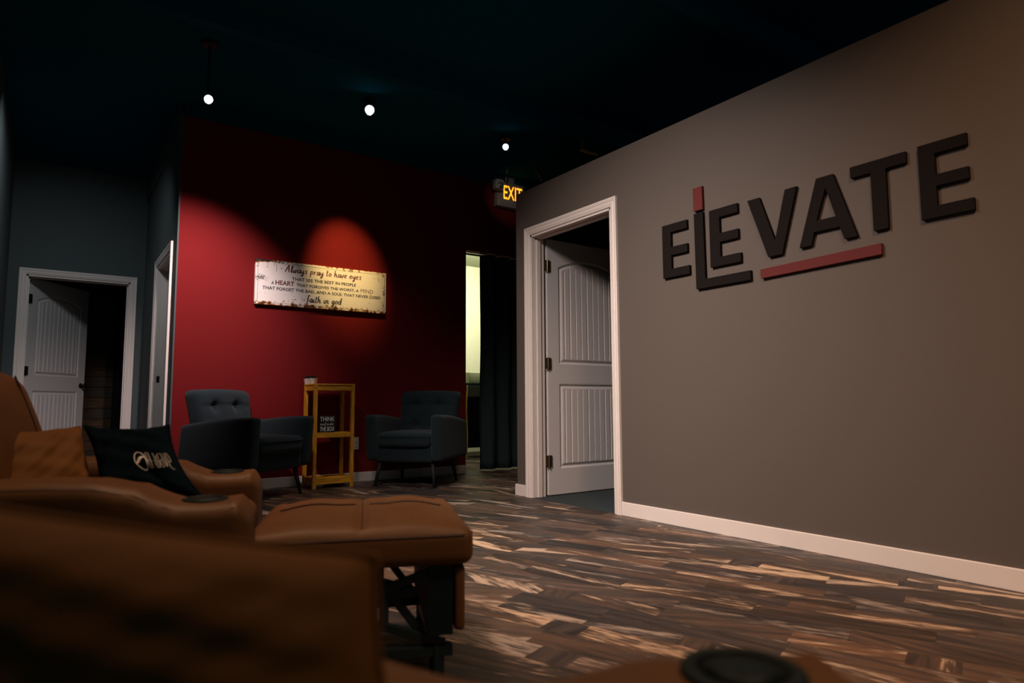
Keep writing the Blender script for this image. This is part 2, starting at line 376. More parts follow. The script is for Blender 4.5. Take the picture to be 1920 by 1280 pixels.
# ---- floor
fl = struct(boxo('floor', (-4, 6.2, -3, 10.2, -.12, -.0035), mat('sub_floor', (.012, .010, .009), .8)))
def clip_poly(poly, x0, x1, y0, y1):
    def cut(pl, f, g):
        out = []
        for i in range(len(pl)):
            a, b = pl[i-1], pl[i]; fa, fb = f(a), f(b)
            if fa >= 0: out.append(a)
            if (fa >= 0) != (fb >= 0): t = fa/(fa-fb); out.append((a[0]+(b[0]-a[0])*t, a[1]+(b[1]-a[1])*t))
        return out
    for f in (lambda p: p[0]-x0, lambda p: x1-p[0], lambda p: p[1]-y0, lambda p: y1-p[1]):
        poly = cut(poly, f, None)
        if len(poly) < 3: return []
    return poly
pa = R(110.5); du = Vector((math.cos(pa), math.sin(pa))); dv = Vector((-du.y, du.x))
def plank_geo(bm, u0, u1, v0, v1, cross, lay):
    g = .0003; s = .7*min(.03, (v1-v0)/2)
    poly = [(u0+g, v0+g), (u1-g, v0+g), (u1-g, v1-g), (u0+g, v1-g)]
    poly = [tuple(du*a+dv*b) for a, b in poly]
    regs = [(-4, 3.05, -3, 5.906), (3.05, 5.45, 4.289, 5.906), (-.411, .8, 5.906, 8.171), (3.545, 5.45, 5.906, 8.4)]
    out = []
    tone = (random.random(), random.random(), random.random() if not cross else .0); off = (random.uniform(0, .5), random.uniform(0, .12)); rw = random.gauss(0, .17); cw, sw_ = math.cos(rw), math.sin(rw); uc, vc = (u0+u1)/2, (v0+v1)/2
    for rg in regs:
        pl = clip_poly(poly, *rg)
        if len(pl) < 3: continue
        top = [bm.verts.new((x, y, 0)) for x, y in pl]; bot = [bm.verts.new((x, y, -.0035)) for x, y in pl]
        f = [bm.faces.new(top)]+[bm.faces.new((top[i-1], bot[i-1], bot[i], top[i])) for i in range(len(pl))]
        for fc in f:
            for lp in fc.loops:
                x, y = lp.vert.co.x, lp.vert.co.y; a, b = du.x*x+du.y*y, dv.x*x+dv.y*y
                a, b = uc+(a-uc)*cw-(b-vc)*sw_, vc+(a-uc)*sw_+(b-vc)*cw
                if cross: a, b = b, a
                lp[lay[0]].uv = (a+off[0], b+off[1]); lp[lay[1]] = (*tone, 1)
        out += f
    return out
camxy = Vector((0, 0))
planks = []
v = -7.0; rnd = random.Random(11)
while v < 4.2:
    wd = rnd.choice((.085, .105, .125)); u = -4.6+rnd.uniform(0, .5)
    while u < 10:
        ln_ = rnd.uniform(.30, .62)
        c = du*(u+ln_/2)+dv*(v+wd/2)
        if -4 < c.x < 5.6 and -3.2 < c.y < 8.7:
            if rnd.random() < .22: planks.append((u, u+wd*1.25, v, v+wd, True)); u += wd*1.25; continue
            planks.append((u, u+ln_, v, v+wd, False))
        u += ln_
    v += wd
def vis(p):
    c = du*((p[0]+p[1])/2)+dv*((p[2]+p[3])/2); f = c.x*.571+c.y*.816; r = c.x*.819-c.y*.573
    if f < .7: return 1e9
    px = 960+1233*r/f; py = 757+1233*.723/f
    if px < 480 or px > 1960 or py > 1300 or c.x > 3.1 or c.y > 6: return 1e6+f
    if px < 700 and py > 960: return 1e5+f
    return f
planks.sort(key=vis)
def new_plank_bm():
    bm = bmesh.new(); return bm, (bm.loops.layers.uv.new('UVMap'), bm.loops.layers.float_color.new('tone'))
for p in planks[:300]:
    bm, lay = new_plank_bm()
    if plank_geo(bm, *p, lay): obj('plank', bm, 'floor', fl)
    else: bm.free()
bm, lay = new_plank_bm()
for p in planks[300:]: plank_geo(bm, *p, lay)
o = obj('planking', bm, 'floor', fl); o['kind'] = 'stuff'
struct(boxo('floor_side_room', (3.05, 5.45, .8, 4.17, -.003, .001), 'carpet'))

# ---- ceiling
struct(boxo('ceiling', (-4, 6.2, -3, 10.2, HC, HC+.1), 'ceil'))
for i, y in enumerate((.6, 2.4, 4.2)):
    struct(boxo('trim_%d' % (i+1), (-4, 6.2, y, y+.1, HC-.16, HC), 'ceil'))
struct(boxo('trim_4', (XC, 5.45, YB-.05, YB, HC-.09, HC-.0), 'ceil'))
# ---- walls
def wall(name, dims, m_): return struct(boxo(name, dims, m_))
# right partition with door opening (casing outer yA..yB -> opening)
yA, yB_, ZC = 3.12, 4.159, 2.10
CW = .062
oy0, oy1, oz = yA+CW, yB_-CW, ZC-CW
bm = bmesh.new(); T = .12
box(bm, XR, XR+T, -3, oy0, 0, HR); box(bm, XR, XR+T, oy1, YEND, 0, HR); box(bm, XR, XR+T, oy0, oy1, oz, HR)
struct(obj('wall_right', bm, 'taupe'))
# side room behind the right partition
wall('wall_side_room_back', (XR+T, 5.57, 4.17, YEND, 0, HR), 'greypaint')
wall('wall_side_room_right', (5.45, 5.57, .8, 4.17, 0, HR), 'greypaint')
wall('wall_side_room_front', (XR+T, 5.57, .68, .8, 0, HR), 'greypaint')
wall('ceiling_side_room', (XR+T, 5.57, .8, YEND-.12, HR, HR+.03), 'ceil')
wall('wall_far_right', (5.45, 5.57, YEND, YB, 0, HC), 'greypaint')
# red wall with passage
PX0, PX1, PZ = 3.545, 4.62, 2.345
bm = bmesh.new()
box(bm, XC, PX0, YB, YB+.12, 0, HC); box(bm, PX1, 5.57, YB, YB+.12, 0, HC); box(bm, PX0, PX1, YB, YB+.12, PZ, HC)
struct(obj('wall_red', bm, 'red'))
# hallway
sy0, sy1 = 6.118, 7.167
bm = bmesh.new(); a, b = sy0+CW, sy1-CW
box(bm, XC-.012, XC, YB-.001, a, 0, 2.965); box(bm, XC, XC+.12, YB+.12, a, 0, 2.965); box(bm, XC-.012, XC+.12, b, YH, 0, 2.965); box(bm, XC-.012, XC+.12, a, b, oz, 2.965)
box(bm, XC-.028, XC, YB-.001, YH, 2.965, HC)
struct(obj('wall_hall_right', bm, 'greypaint'))
bx1, bx2 = -.318, .716
bm = bmesh.new(); c, d = bx1+CW, bx2-CW
box(bm, XL-.12, c, YH, YH+.12, 0, HC); box(bm, d, XC+.12, YH, YH+.12, 0, HC); box(bm, c, d, YH, YH+.12, oz, HC)
struct(obj('wall_hall_end', bm, 'greypaint'))
wall('wall_hall_left', (XL-.12, XL, 4.55, YH, 0, HC), 'greypaint')
wall('wall_left', (-4.0, XL-.12, 4.55, 4.67, 0, HC), 'greypaint')
wall('wall_far_left', (-4.12, -4.0, -3, 4.67, 0, HC), 'greypaint')
# room behind the hallway end
wbr = wall('wall_plank', (-1.5, 1.9, 10.05, 10.17, 0, 2.6), mat('plank_backing', (.006, .006, .006), .9))
z = 0.0; k = 0
while z < 2.5:
    x = -1.5+(-.6 if k % 2 else 0)
    while x < .66:
        x1 = min(x+1.2, .66)
        if x1 > -1.5 and x1-max(x, -1.5) > .02:
            boxo('plank', (max(x, -1.5)+.002, x1-.002, 10.03-random.uniform(0, .006), 10.05, z+.003, z+.132), random.choice(('bwood', 'bwood', 'bwood2')), wbr, bev=.002)
        x += 1.2
    z += .135; k += 1
wall('wall_back_room_right', (1.9, 2.0, YH+.12, 10.17, 0, 2.6), 'ceil')
wall('wall_back_room_left', (-1.6, -1.5, YH+.12, 10.17, 0, 2.6), 'ceil')
wall('ceiling_back_room', (-1.6, 2.0, YH+.12, 10.17, 2.6, 2.7), 'ceil')
# room beyond the passage
wall('wall_cream_back', (3.0, 6.2, 8.4, 8.5, 0, 2.78), 'cream')
wall('wall_cream_left', (3.0, 3.1, YB+.12, 8.4, 0, 2.78), 'cream')
wall('wall_cream_right', (6.1, 6.2, YB+.12, 8.4, 0, 2.78), 'cream')
wall('ceiling_passage_room', (3.0, 6.2, YB+.12, 8.5, 2.78, 2.85), mat('dim_ceiling', (.30, .33, .22), .9))

# ---- baseboards
def baseboard(name, dims): return struct(boxo(name, dims, 'white', bev=.003))
baseboard('baseboard_right', (XR-.014, XR, -3, yA, 0, BB))
baseboard('baseboard_right_end', (XR-.014, XR, yB_, YEND+.014, 0, BB))
baseboard('baseboard_partition_end', (XR, XR+T, YEND, YEND+.014, 0, BB))
baseboard('baseboard_red', (XC, PX0, YB-.014, YB, 0, BB))
baseboard('baseboard_red_right', (PX1, 5.45, YB-.014, YB, 0, BB))
baseboard('baseboard_hall_left', (XL, XL+.014, 4.55, YH, 0, BB))
baseboard('baseboard_side_room', (XR+T+.95, 5.45, 4.156, 4.17, 0, BB))

# ---- door casings, doors
def casing(name, w_, h_, tf, parent=None):
    """three-sided mitred moulding around an opening w_ x h_; tf(u,v,proud)"""
    prof = [(0, 0), (0, .006), (.004, .010), (.012, .011), (.018, .014), (.030, .015), (.036, .012), (.042, .016), (.055, .019), (.062, .017), (.062, 0)]
    bm = bmesh.new(); rows = []
    for dd, pr in prof:
        rows.append([bm.verts.new(tf(*p, pr)) for p in ((-dd, 0), (-dd, h_+dd), (w_+dd, h_+dd), (w_+dd, 0))])
    for A, B in zip(rows, rows[1:]):
        for i in range(3): bm.faces.new((A[i], A[i+1], B[i+1], B[i]))
    for i in (0, 3): bm.faces.new([r[i] for r in rows])
    return obj(name, bm, 'white', parent)
def jamb(w_, h_, dep, tf, parent):
    for nm, (u0, u1, v0, v1) in (('jamb', (0, .016, 0, h_)), ('jamb', (w_-.016, w_, 0, h_)), ('head_jamb', (0, w_, h_-.016, h_))):
        bm = bmesh.new(); box(bm, u0, u1, -dep, 0, v0, v1)
        for v_ in bm.verts: v_.co = tf(v_.co.x, v_.co.z, v_.co.y)
        obj(nm, bm, 'white', parent)
    for nm, (u0, u1, v0, v1) in (('door_stop', (.016, .027, 0, h_-.016)), ('door_stop', (w_-.027, w_-.016, 0, h_-.016)), ('door_stop', (.016, w_-.016, h_-.027, h_-.016))):
        bm = bmesh.new(); box(bm, u0, u1, -dep+.04, -dep+.075, v0, v1)
        for v_ in bm.verts: v_.co = tf(v_.co.x, v_.co.z, v_.co.y)
        obj(nm, bm, 'white', parent)
def slab(W, Hh, parent):
    """moulded two-panel door with arched top panel and grooves; x 0..W, front face at y=-.0175, z 0..Hh"""
    sx0, sx1 = .115, W-.115
    lo = (.20, .86); up0, up1, arch = 1.02, 1.80, .075
    dx, dz = .0055, .0085
    nx, nz = round(W/dx), round(Hh/dz)
    cx = W/2; hw = (sx1-sx0)/2
    ar = (hw*hw+arch*arch)/(2*arch)
    def sd(x, z, panel):
        dx_ = min(x-sx0, sx1-x)
        if panel == 0: return min(dx_, z-lo[0], lo[1]-z)
        dtop = ar-math.hypot(x-cx, z-(up1+arch-ar))
        return min(dx_, z-up0, dtop)
    def hgt(d, x):
        if d <= 0: return 0
        prof = ((0, 0), (.006, -.004), (.012, -.009), (.020, -.009), (.032, -.002), (.040, 0.0))
        for (a, ha), (b, hb) in zip(prof, prof[1:]):
            if d < b: return ha+(hb-ha)*(d-a)/(b-a)
        g = ((x-sx0) % .062)
        return -.0045 if min(g, .062-g) < .0042 and d > .045 else 0
    meshes = [bmesh.new() for _ in range(3)]; vds = [{}, {}, {}]
    def vt(k, i, j):
        if (i, j) not in vds[k]:
            x, z = i*W/nx, j*Hh/nz; d0, d1 = sd(x, z, 0), sd(x, z, 1)
            y = hgt(max(d0, d1), x)
            vds[k][(i, j)] = meshes[k].verts.new((x, -.0175-y, z))
        return vds[k][(i, j)]
    for i in range(nx):
        for j in range(nz):
            x, z = (i+.5)*W/nx, (j+.5)*Hh/nz
            k = 1 if sd(x, z, 1) > 0 else (2 if sd(x, z, 0) > 0 else 0)
            meshes[k].faces.new((vt(k, i, j), vt(k, i+1, j), vt(k, i+1, j+1), vt(k, i, j+1)))
    bm = meshes[0]
    box(bm, 0, W, -.0065, .0175, 0, Hh)
    box(bm, 0, .002, -.0174, -.0065, 0, Hh); box(bm, W-.002, W, -.0174, -.0065, 0, Hh); box(bm, 0, W, -.0174, -.0065, 0, .002); box(bm, 0, W, -.0174, -.0065, Hh-.002, Hh)
    obj('slab', bm, 'door', parent); obj('panel', meshes[1], 'door', parent); obj('panel', meshes[2], 'door', parent)
def knob(x, parent, z=.93, side=-1):
    bm = lathe([(.028, 0), (.030, .004), (.026, .009), (.010, .012), (.009, .030), (.020, .038), (.027, .050), (.024, .062), (.010, .067)], 20)
    bmesh.ops.rotate(bm, verts=bm.verts, matrix=Matrix.Rotation(R(90 if side < 0 else -90), 3, 'X'))
    bmesh.ops.translate(bm, verts=bm.verts, vec=(x, side*.0175, z))
    obj('door_handle', bm, 'bronze', parent, smooth=True)
def hinge(name, z, parent, m_):
    bm = bmesh.new(); box(bm, -.032, -.003, -.0215, -.019, z-.045, z+.045); box(bm, .003, .032, -.0215, -.019, z-.045, z+.045)
    lathe([(.006, -.048), (.0065, 0), (.006, .048)], 12, bm, (0, -.024, z))
    for dz_ in (-.03, 0, .03):
        for sx in (-.019, .019): lathe([(.0035, 0), (.0015, .0012)], 8, bm, (sx, -.0215, z+dz_))
    return obj(name, bm, m_, parent)
# door_1: in the right partition, open 90 degrees into the side room, hinged at the far jamb
d1 = sempty('door_1')
tf1 = lambda u, v_, p: (XR-p, oy1-u, v_)          # u runs from far jamb toward camera, proud = toward -X
casing('casing', oy1-oy0, oz, tf1, d1)
jamb(oy1-oy0, oz, T, tf1, d1)
leaf = bpy.data.objects.new('door_leaf', None); COL.objects.link(leaf); leaf.parent = d1
leaf.location = (XR+T+.028, oy1-.016+.012, .008); leaf.rotation_euler = (0, 0, R(1.0))
slab(.905, 2.02, leaf)
for z in (.26, 1.02, 1.80): 
    h_ = hinge('hinge', z, leaf, 'brass'); h_.location = (-.004, -.004, 0)
knob(.905-.065, leaf)
# door_2: end of hallway, hinged on the left jamb, half open into the back room
d2 = sempty('door_2')
tf2 = lambda u, v_, p: (c+u, YH-p, v_)
casing('casing', d-c, oz, tf2, d2); jamb(d-c, oz, .12, tf2, d2)
leaf = bpy.data.objects.new('door_leaf', None); COL.objects.link(leaf); leaf.parent = d2
leaf.location = (c+.02, YH+.125, .008); leaf.rotation_euler = (0, 0, R(54))
slab(.905, 2.02, leaf); knob(.905-.065, leaf)
for z in (.26, 1.06, 1.80):
    h_ = hinge('hinge', z, leaf, 'bronze'); h_.location = (-.002, -.002, 0)
# door_3: on the hallway's right wall, closed deep in its frame
d3 = sempty('door_3')
tf3 = lambda u, v_, p: (XC-.012-p, sy1-CW-u, v_)
casing('casing', b-a, oz, tf3, d3); jamb(b-a, oz, .132, tf3, d3)
leaf = bpy.data.objects.new('door_leaf', None); COL.objects.link(leaf); leaf.parent = d3
leaf.location = (XC+.095, sy1-CW-.018, .008); leaf.rotation_euler = (0, 0, R(-90))
slab(.888, 2.01, leaf); knob(.888-.065, leaf)
boxo('strike_plate', (XC+.02, XC+.05, sy1-CW-.0185, sy1-CW-.016, .93, .99), 'bronze', d3)

# ------------------------------------------------------------------ ceiling spot lamps
def spot_lamp(loc, tgt, label, r=.036, ln_=.10):
    t = thing('spot_lamp', label, 'lamp', loc, 0, 'ceiling spot lamps')
    dvec = (Vector(tgt)-Vector(loc)).normalized(); rot = dvec.to_track_quat('Z', 'Y').to_matrix()
    bm = lathe([(r*.5, -ln_), (r*.8, -ln_*.8), (r, -ln_*.4), (r*1.1, .004), (r*1.0, .004), (r*.9, -.008)], 24)
    bmesh.ops.rotate(bm, verts=bm.verts, matrix=rot); obj('lamp_housing', bm, 'dkmetal', t, smooth=True)
    bm = lathe([(r*.9, -.004), (r*.75, .0045), (r*.3, .007)], 24)
    bmesh.ops.rotate(bm, verts=bm.verts, matrix=rot); obj('lens', bm, 'lamp', t, smooth=True)
    top = HC-loc[2]
    q = dvec*(-ln_*.6)
    obj('stem', tube([(q.x, q.y, q.z), (q.x, q.y, top-.03)], .008), 'dkmetal', t)
    obj('mounting_plate', lathe([(.05, -.03), (.055, -.012), (.055, 0)], 20, c=(q.x, q.y, top)), 'dkmetal', t)
    return t
spot_lamp((.782, 4.7, 2.785), (.5, 1.2, 1.0), 'small ceiling spot lamp above the red wall\'s corner beside the hallway', .030)
spot_lamp((2.022, 4.9, 3.108), (.55, 1.5, 1.0), 'brightest ceiling spot lamp, above the worn white sign', .040)
spot_lamp((3.369, 4.9, 3.1), (1.3, 1.6, 1.0), 'small ceiling spot lamp above the exit sign', .030)

# ------------------------------------------------------------------ wall lettering
TH = .019
def letter(polys, m_, label, name='wall_letter', cat='letter'):
    bm = prism(polys, TH, lambda u, v_, w_: (XR-.001-w_, u, v_))
    o = obj(name, bm, m_); tag(o, label, cat, 'mounted letters of the wall sign'); return o
def mk_E(y0, y1, z0, z1, st, h_): # y0 = left (far, larger Y)
    s = y0-st; mid = (z0+z1)/2-.004; b1 = y1+.012
    return [(y0, z0), (y0, z1), (b1, z1), (b1, z1-h_), (s, z1-h_), (s, mid+h_/2), (b1, mid+h_/2), (b1, mid-h_/2), (s, mid-h_/2), (s, z0+h_), (y1, z0+h_), (y1, z0)]
letter([mk_E(2.714, 2.512, 1.471, 1.796, .067, .05)], 'letterdark', 'dark first E of the wall lettering, beside the white door frame')
letter([[(2.469, 1.814), (2.405, 1.814), (2.401, 1.421), (2.105, 1.421), (2.105, 1.370), (2.466, 1.370)]], 'letterdark', 'dark L dropping lower than the other wall letters')
letter([[(2.471, 1.967), (2.406, 1.967), (2.405, 1.830), (2.469, 1.830)]], 'letterred', 'short upright red bar above the dark L on the wall', 'accent_bar', 'sign bar')
letter([mk_E(2.361, 2.161, 1.479, 1.806, .068, .05)], 'letterdark', 'dark E tucked above the foot of the L')
letter([[(2.108, 1.800), (2.036, 1.800), (1.953, 1.550), (1.886, 1.802), (1.822, 1.803), (1.916, 1.473), (1.996, 1.472)]], 'letterdark', 'dark V in the wall lettering')
letter([([(1.819, 1.485), (1.717, 1.811), (1.633, 1.811), (1.531, 1.485), (1.593, 1.485), (1.612, 1.548), (1.740, 1.548), (1.757, 1.485)], [[(1.725, 1.602), (1.673, 1.755), (1.628, 1.602)]])], 'letterdark', 'dark A in the wall lettering')
letter([[(1.550, 1.816), (1.303, 1.816), (1.304, 1.766), (1.391, 1.765), (1.392, 1.492), (1.456, 1.492), (1.457, 1.764), (1.549, 1.764)]], 'letterdark', 'dark T in the wall lettering')
letter([mk_E(1.254, 1.056, 1.494, 1.820, .064, .05)], 'letterdark', 'dark last E, at the end far from the door')
letter([[(2.046, 1.414), (1.427, 1.430), (1.428, 1.380), (2.042, 1.366)]], 'letterred', 'long red underline bar below the V and A', 'underline_bar', 'sign bar')

# ------------------------------------------------------------------ worn white sign on the red wall
SX, SZ, SW, SH = 1.403, 1.583, 1.216, .397
sg = thing('wall_sign', 'worn white enamel sign with rusty edges and a faith saying on the red wall', 'sign', (SX, YB-.036, SZ))
bm = box(bmesh.new(), 0, SW, 0, .034, 0, SH, .0015); obj('board', bm, 'enamel', sg)
bm = bmesh.new(); st = lambda x, z: (x, -.0008, z)
li = .0022
for (x0, z0, x1, z1) in ((.02, .02, SW-.018, .02), (.02, .02, .02, SH-.022), (SW-.018, .02, SW-.018, SH-.022), (.175, SH-.022, SW-.018, SH-.022), (.175, .30, .175, SH-.022)):
    box(bm, min(x0, x1)-li/2, max(x0, x1)+li/2, -.0008, .0, min(z0, z1)-li/2, max(z0, z1)+li/2)
obj('border_line', bm, 'ink', sg)
script_words('Always pray to have eyes', .25, .965, .306, .030, st, .125, 'inkred', sg)
script_words('faith in god', .448, .775, .052, .031, st, .135, 'ink', sg)
def line(s, x0, x1, z0, z1, m_='ink'):
    obj('lettering', flat(bmesh.new(), *text_bm(s, x0, x1, z0, z1, .0 if 'MIND' in s else .024), st), m_, sg)
line('THAT SEE THE BEST IN PEOPLE', .312, .912, .235, .264)
line('A', .135, .158, .183, .212); line('HEART', .170, .334, .183, .224, 'inkred')
line('THAT FORGIVES THE WORST, A', .353, .940, .180, .211); line('MIND', .958, 1.084, .183, .219, 'inkred')
line('THAT FORGET THE BAD, AND A SOUL THAT NEVER LOSES', .060, 1.158, .130, .163)
def blotch(cx, cz, w_, h_, n, m_, rn):
    bm = bmesh.new()
    for _ in range(n):
        x = min(max(rn.gauss(cx, w_), .004), SW-.004); z = min(max(rn.gauss(cz, h_), .004), SH-.004); r = rn.uniform(.001, .0045)
        vs_ = [bm.verts.new((min(max(x+r*rn.uniform(.6, 1.8)*math.cos(a_), .001), SW-.001), -.0010, min(max(z+r*rn.uniform(.5, 1.1)*math.sin(a_), .001), SH-.001))) for a_ in (0, 1, 2, 3, 4, 5)]
        bm.faces.new(vs_)
    o = obj('scratches', bm, m_, sg); o['kind'] = 'stuff'
rn = random.Random(3)
blotch(.05, .235, .03, .012, 90, 'ink', rn); blotch(1.195, .20, .008, .03, 45, 'rust', rn); blotch(1.185, .06, .01, .04, 25, 'rust', rn)
blotch(.40, .08, .07, .03, 40, 'rust', rn); blotch(.14, .388, .07, .004, 130, 'ink', rn); blotch(.86, .385, .012, .006, 22, 'rust', rn); blotch(1.15, .33, .03, .02, 14, 'rust', rn)
blotch(.6, .014, .33, .006, 200, 'rust', rn)

# ------------------------------------------------------------------ exit sign with emergency lamp head
ex = thing('exit_sign', 'lit orange exit sign with emergency lamp head, high on the red wall', 'sign', (3.90, YB-.075, 2.873))
obj('housing', box(bmesh.new(), 0, .36, 0, .073, 0, .275, .006), 'exitbody', ex)
obj('face_plate', box(bmesh.new(), .028, .350, -.006, 0, .02, .262, .003), 'exitbody', ex)
obj('lettering', flat(bmesh.new(), *text_bm('EXIT', .075, .325, .082, .235, .006), lambda x, z: (x, -.0075, z)), 'exit', ex)
bm = rbox(.052, .045, .055, .018, 4, 2, cx=-.028, cy=-.055, cz=.205); obj('lamp_head', bm, 'exitbody', ex, smooth=True)
bm = lathe([(.040, 0), (.042, .010), (.034, .020), (.012, .026)], 20); bmesh.ops.rotate(bm, verts=bm.verts, matrix=Matrix.Rotation(R(118), 3, 'X')); bmesh.ops.translate(bm, verts=bm.verts, vec=(-.030, -.090, .185))
obj('lamp_lens', bm, 'clear', ex, smooth=True)
obj('bracket', box(bmesh.new(), .12, .24, .02, .073, .270, HC-2.873), 'exitbody', ex)
# cable loop and strut under the ceiling
bm = tube([(3.79+.23*(1-math.cos(t))*1.0, 5.5, 3.105+.15*math.sin(t)) for t in [i/16*math.pi for i in range(17)]], .008, 6)
tag(obj('hanging_cable', bm, mat('grey_cable', (.05, .08, .08), .5)), 'thin grey cable looping under the dark ceiling above the exit sign', 'cable')
bm = box(bmesh.new(), 3.98, 4.20, 4.53, 4.565, 3.085, 3.10, .002); box(bm, 4.0, 4.02, 4.54, 4.555, 3.10, HC)
tag(obj('ceiling_strut', bm, mat('glint_strut', (.9, .5, .12), .3, .2)), 'short strut with a warm glint in its colour above the partition edge', 'bracket')  # orange glint put into the strut's base colour

# ------------------------------------------------------------------ outlet
ol = thing('wall_outlet', 'white wall outlet low on the red wall beside the wooden shelf', 'outlet', (2.345, YB, .352))
obj('cover_plate', box(bmesh.new(), -.035, .035, -.006, 0, -.057, .057, .002), 'plastic', ol)
for z in (-.02, .02): obj('socket', box(bmesh.new(), -.017, .017, -.0085, -.006, z-.014, z+.014, .002), 'plastic', ol)

# ------------------------------------------------------------------ curtain and rod in the passage
CY = YB+.07
rod = thing('curtain_rod', 'thin dark curtain rod across the top of the passage', 'curtain rod', (PX0, CY, 2.318))
bm = tube([(0.004, 0, 0), (PX1-PX0-.004, 0, 0)], .011, 10); obj('rod', bm, 'bronze', rod)
for x in (.006, PX1-PX0-.006): obj('rod_bracket', lathe([(.022, -.012), (.022, .012)], 14, c=(x, 0, 0)), 'bronze', rod)
cu = thing('curtain', 'black grommet curtain hanging half across the lit passage', 'curtain', (3.775, CY, 0))
bm = bmesh.new(); nu, nv = 150, 24; rows = []
for j in range(nv+1):
    z = .018+(2.345-.018-.004)*j/nv; rows.append([])
    for i in range(nu+1):
        u = i/nu; amp = .042*(.75+.25*math.sin(j*.3+u*9)); x = u*.82+.006*math.sin(j*.5+u*30)*(1-j/nv)
        y = amp*math.sin(u*2*math.pi*4.1+.5)+.006*math.sin(u*40+j*.4)*(1-j/nv)
        rows[-1].append(bm.verts.new((x, y, z)))
for j in range(nv):
    for i in range(nu): bm.faces.new((rows[j][i], rows[j][i+1], rows[j+1][i+1], rows[j+1][i]))
o = obj('curtain_panel', bm, 'curtain', cu, smooth=True); md = o.modifiers.new('solid', 'SOLIDIFY'); md.thickness = .003
for k in range(8):
    u = (k+.42)/8.2+.02; x = u*.82; 
    ph = u*2*math.pi*4.1+.5; y = .042*math.sin(ph)
    pts = [(x+.004*math.cos(t), y-.006, 2.318-.02+.021*math.sin(t)) for t in [i/16*2*math.pi for i in range(16)]]
    pts = [(x+.019*math.cos(t), y-.004, 2.318+.019*math.sin(t)) for t in [i/16*2*math.pi for i in range(16)]]
    obj('grommet', tube(pts, .0045, 6, True), 'chrome', cu, smooth=True)

# ------------------------------------------------------------------ things seen through the passage
dk = thing('desk', 'black desk with a shallow drawer in the lit room beyond the passage', 'desk', (3.74, 7.35, 0))
obj('desk_top', box(bmesh.new(), 0, 1.5, 0, .6, .95, .98, .004), 'blk', dk)
obj('drawer', box(bmesh.new(), .68, 1.20, -.004, .5, .80, .945, .004), mat('dark_olive_front', (.02, .03, .02), .5), dk)
obj('side_panel', box(bmesh.new(), .01, .05, .02, .58, 0, .95), 'blk', dk)
obj('side_panel', box(bmesh.new(), 1.45, 1.49, .02, .58, 0, .95), 'blk', dk)
obj('back_panel', box(bmesh.new(), .05, 1.45, .55, .57, .10, .95), 'blk', dk)
bm = rbox(.13, .09, .075, .012, 3, 2, fn=lambda x, y, z: (x*(1+.1*z/.075), y*(1+.1*z/.075), z), cx=4.66, cy=7.55, cz=1.0555)
tag(obj('storage_bin', bm, 'binplastic', smooth=True), 'pale storage bin standing on the black desk', 'bin')
bm = tube([(4.385+.012*math.sin(z*7), 7.28+.01*math.cos(z*5), .02+z*.93) for z in [i/14 for i in range(15)]], .009, 6)
tag(obj('power_cable', bm, 'yellow'), 'yellow cable hanging down beside the black desk', 'cable')

# ------------------------------------------------------------------ honey pine shelf
SHX, SHY = 1.850, 5.590
sh = thing('shelf_stand', 'tall narrow honey pine shelf stand between the two armchairs', 'shelf', (SHX, SHY, 0), R(1.5))
Wd, Dp, Ht, ps = .365, .265, .88, .030
for (x, y) in ((0, 0), (Wd-ps, 0), (0, Dp-ps), (Wd-ps, Dp-ps)):
    obj('post', box(bmesh.new(), x, x+ps, y, y+ps, 0, Ht, .002), 'honey', sh)
for z0, z1 in ((.835, .875), (.43, .472), (.035, .085)):
    obj('rail', box(bmesh.new(), ps, Wd-ps, .004, .022, z0, z1, .0015), 'honeyx', sh)
    obj('rail', box(bmesh.new(), ps, Wd-ps, Dp-.022, Dp-.004, z0, z1, .0015), 'honeyx', sh)
    for x in (.004, Wd-.022): obj('side_rail', box(bmesh.new(), x, x+.018, ps, Dp-ps, z0, z1, .0015), 'honey', sh)
    n = 4; zt = z1 if z0 < .8 else Ht; gap = .004
    for k in range(n):
        y0 = (.0 if z0 > .8 else .024)+k*((Dp-(0 if z0 > .8 else .048))/n); y1 = y0+(Dp-(0 if z0 > .8 else .048))/n-gap
        if z0 > .8: dims = (0, Wd, y0, y1, Ht, Ht+.014)
        else: dims = (ps*.8, Wd-ps*.8, y0, y1, z1-.014, z1)
        obj('slat', box(bmesh.new(), *dims, .0015), 'honeyx', sh)
for x in (ps/2, Wd-ps/2):
    for z in (.855, .45, .06): obj('screw', lathe([(.004, 0), (.003, .0015)], 8, c=(0, 0, 0)), 'bronze', sh).matrix_local = Matrix.Translation((x, 0, z)) @ Matrix.Rotation(R(90), 4, 'X')
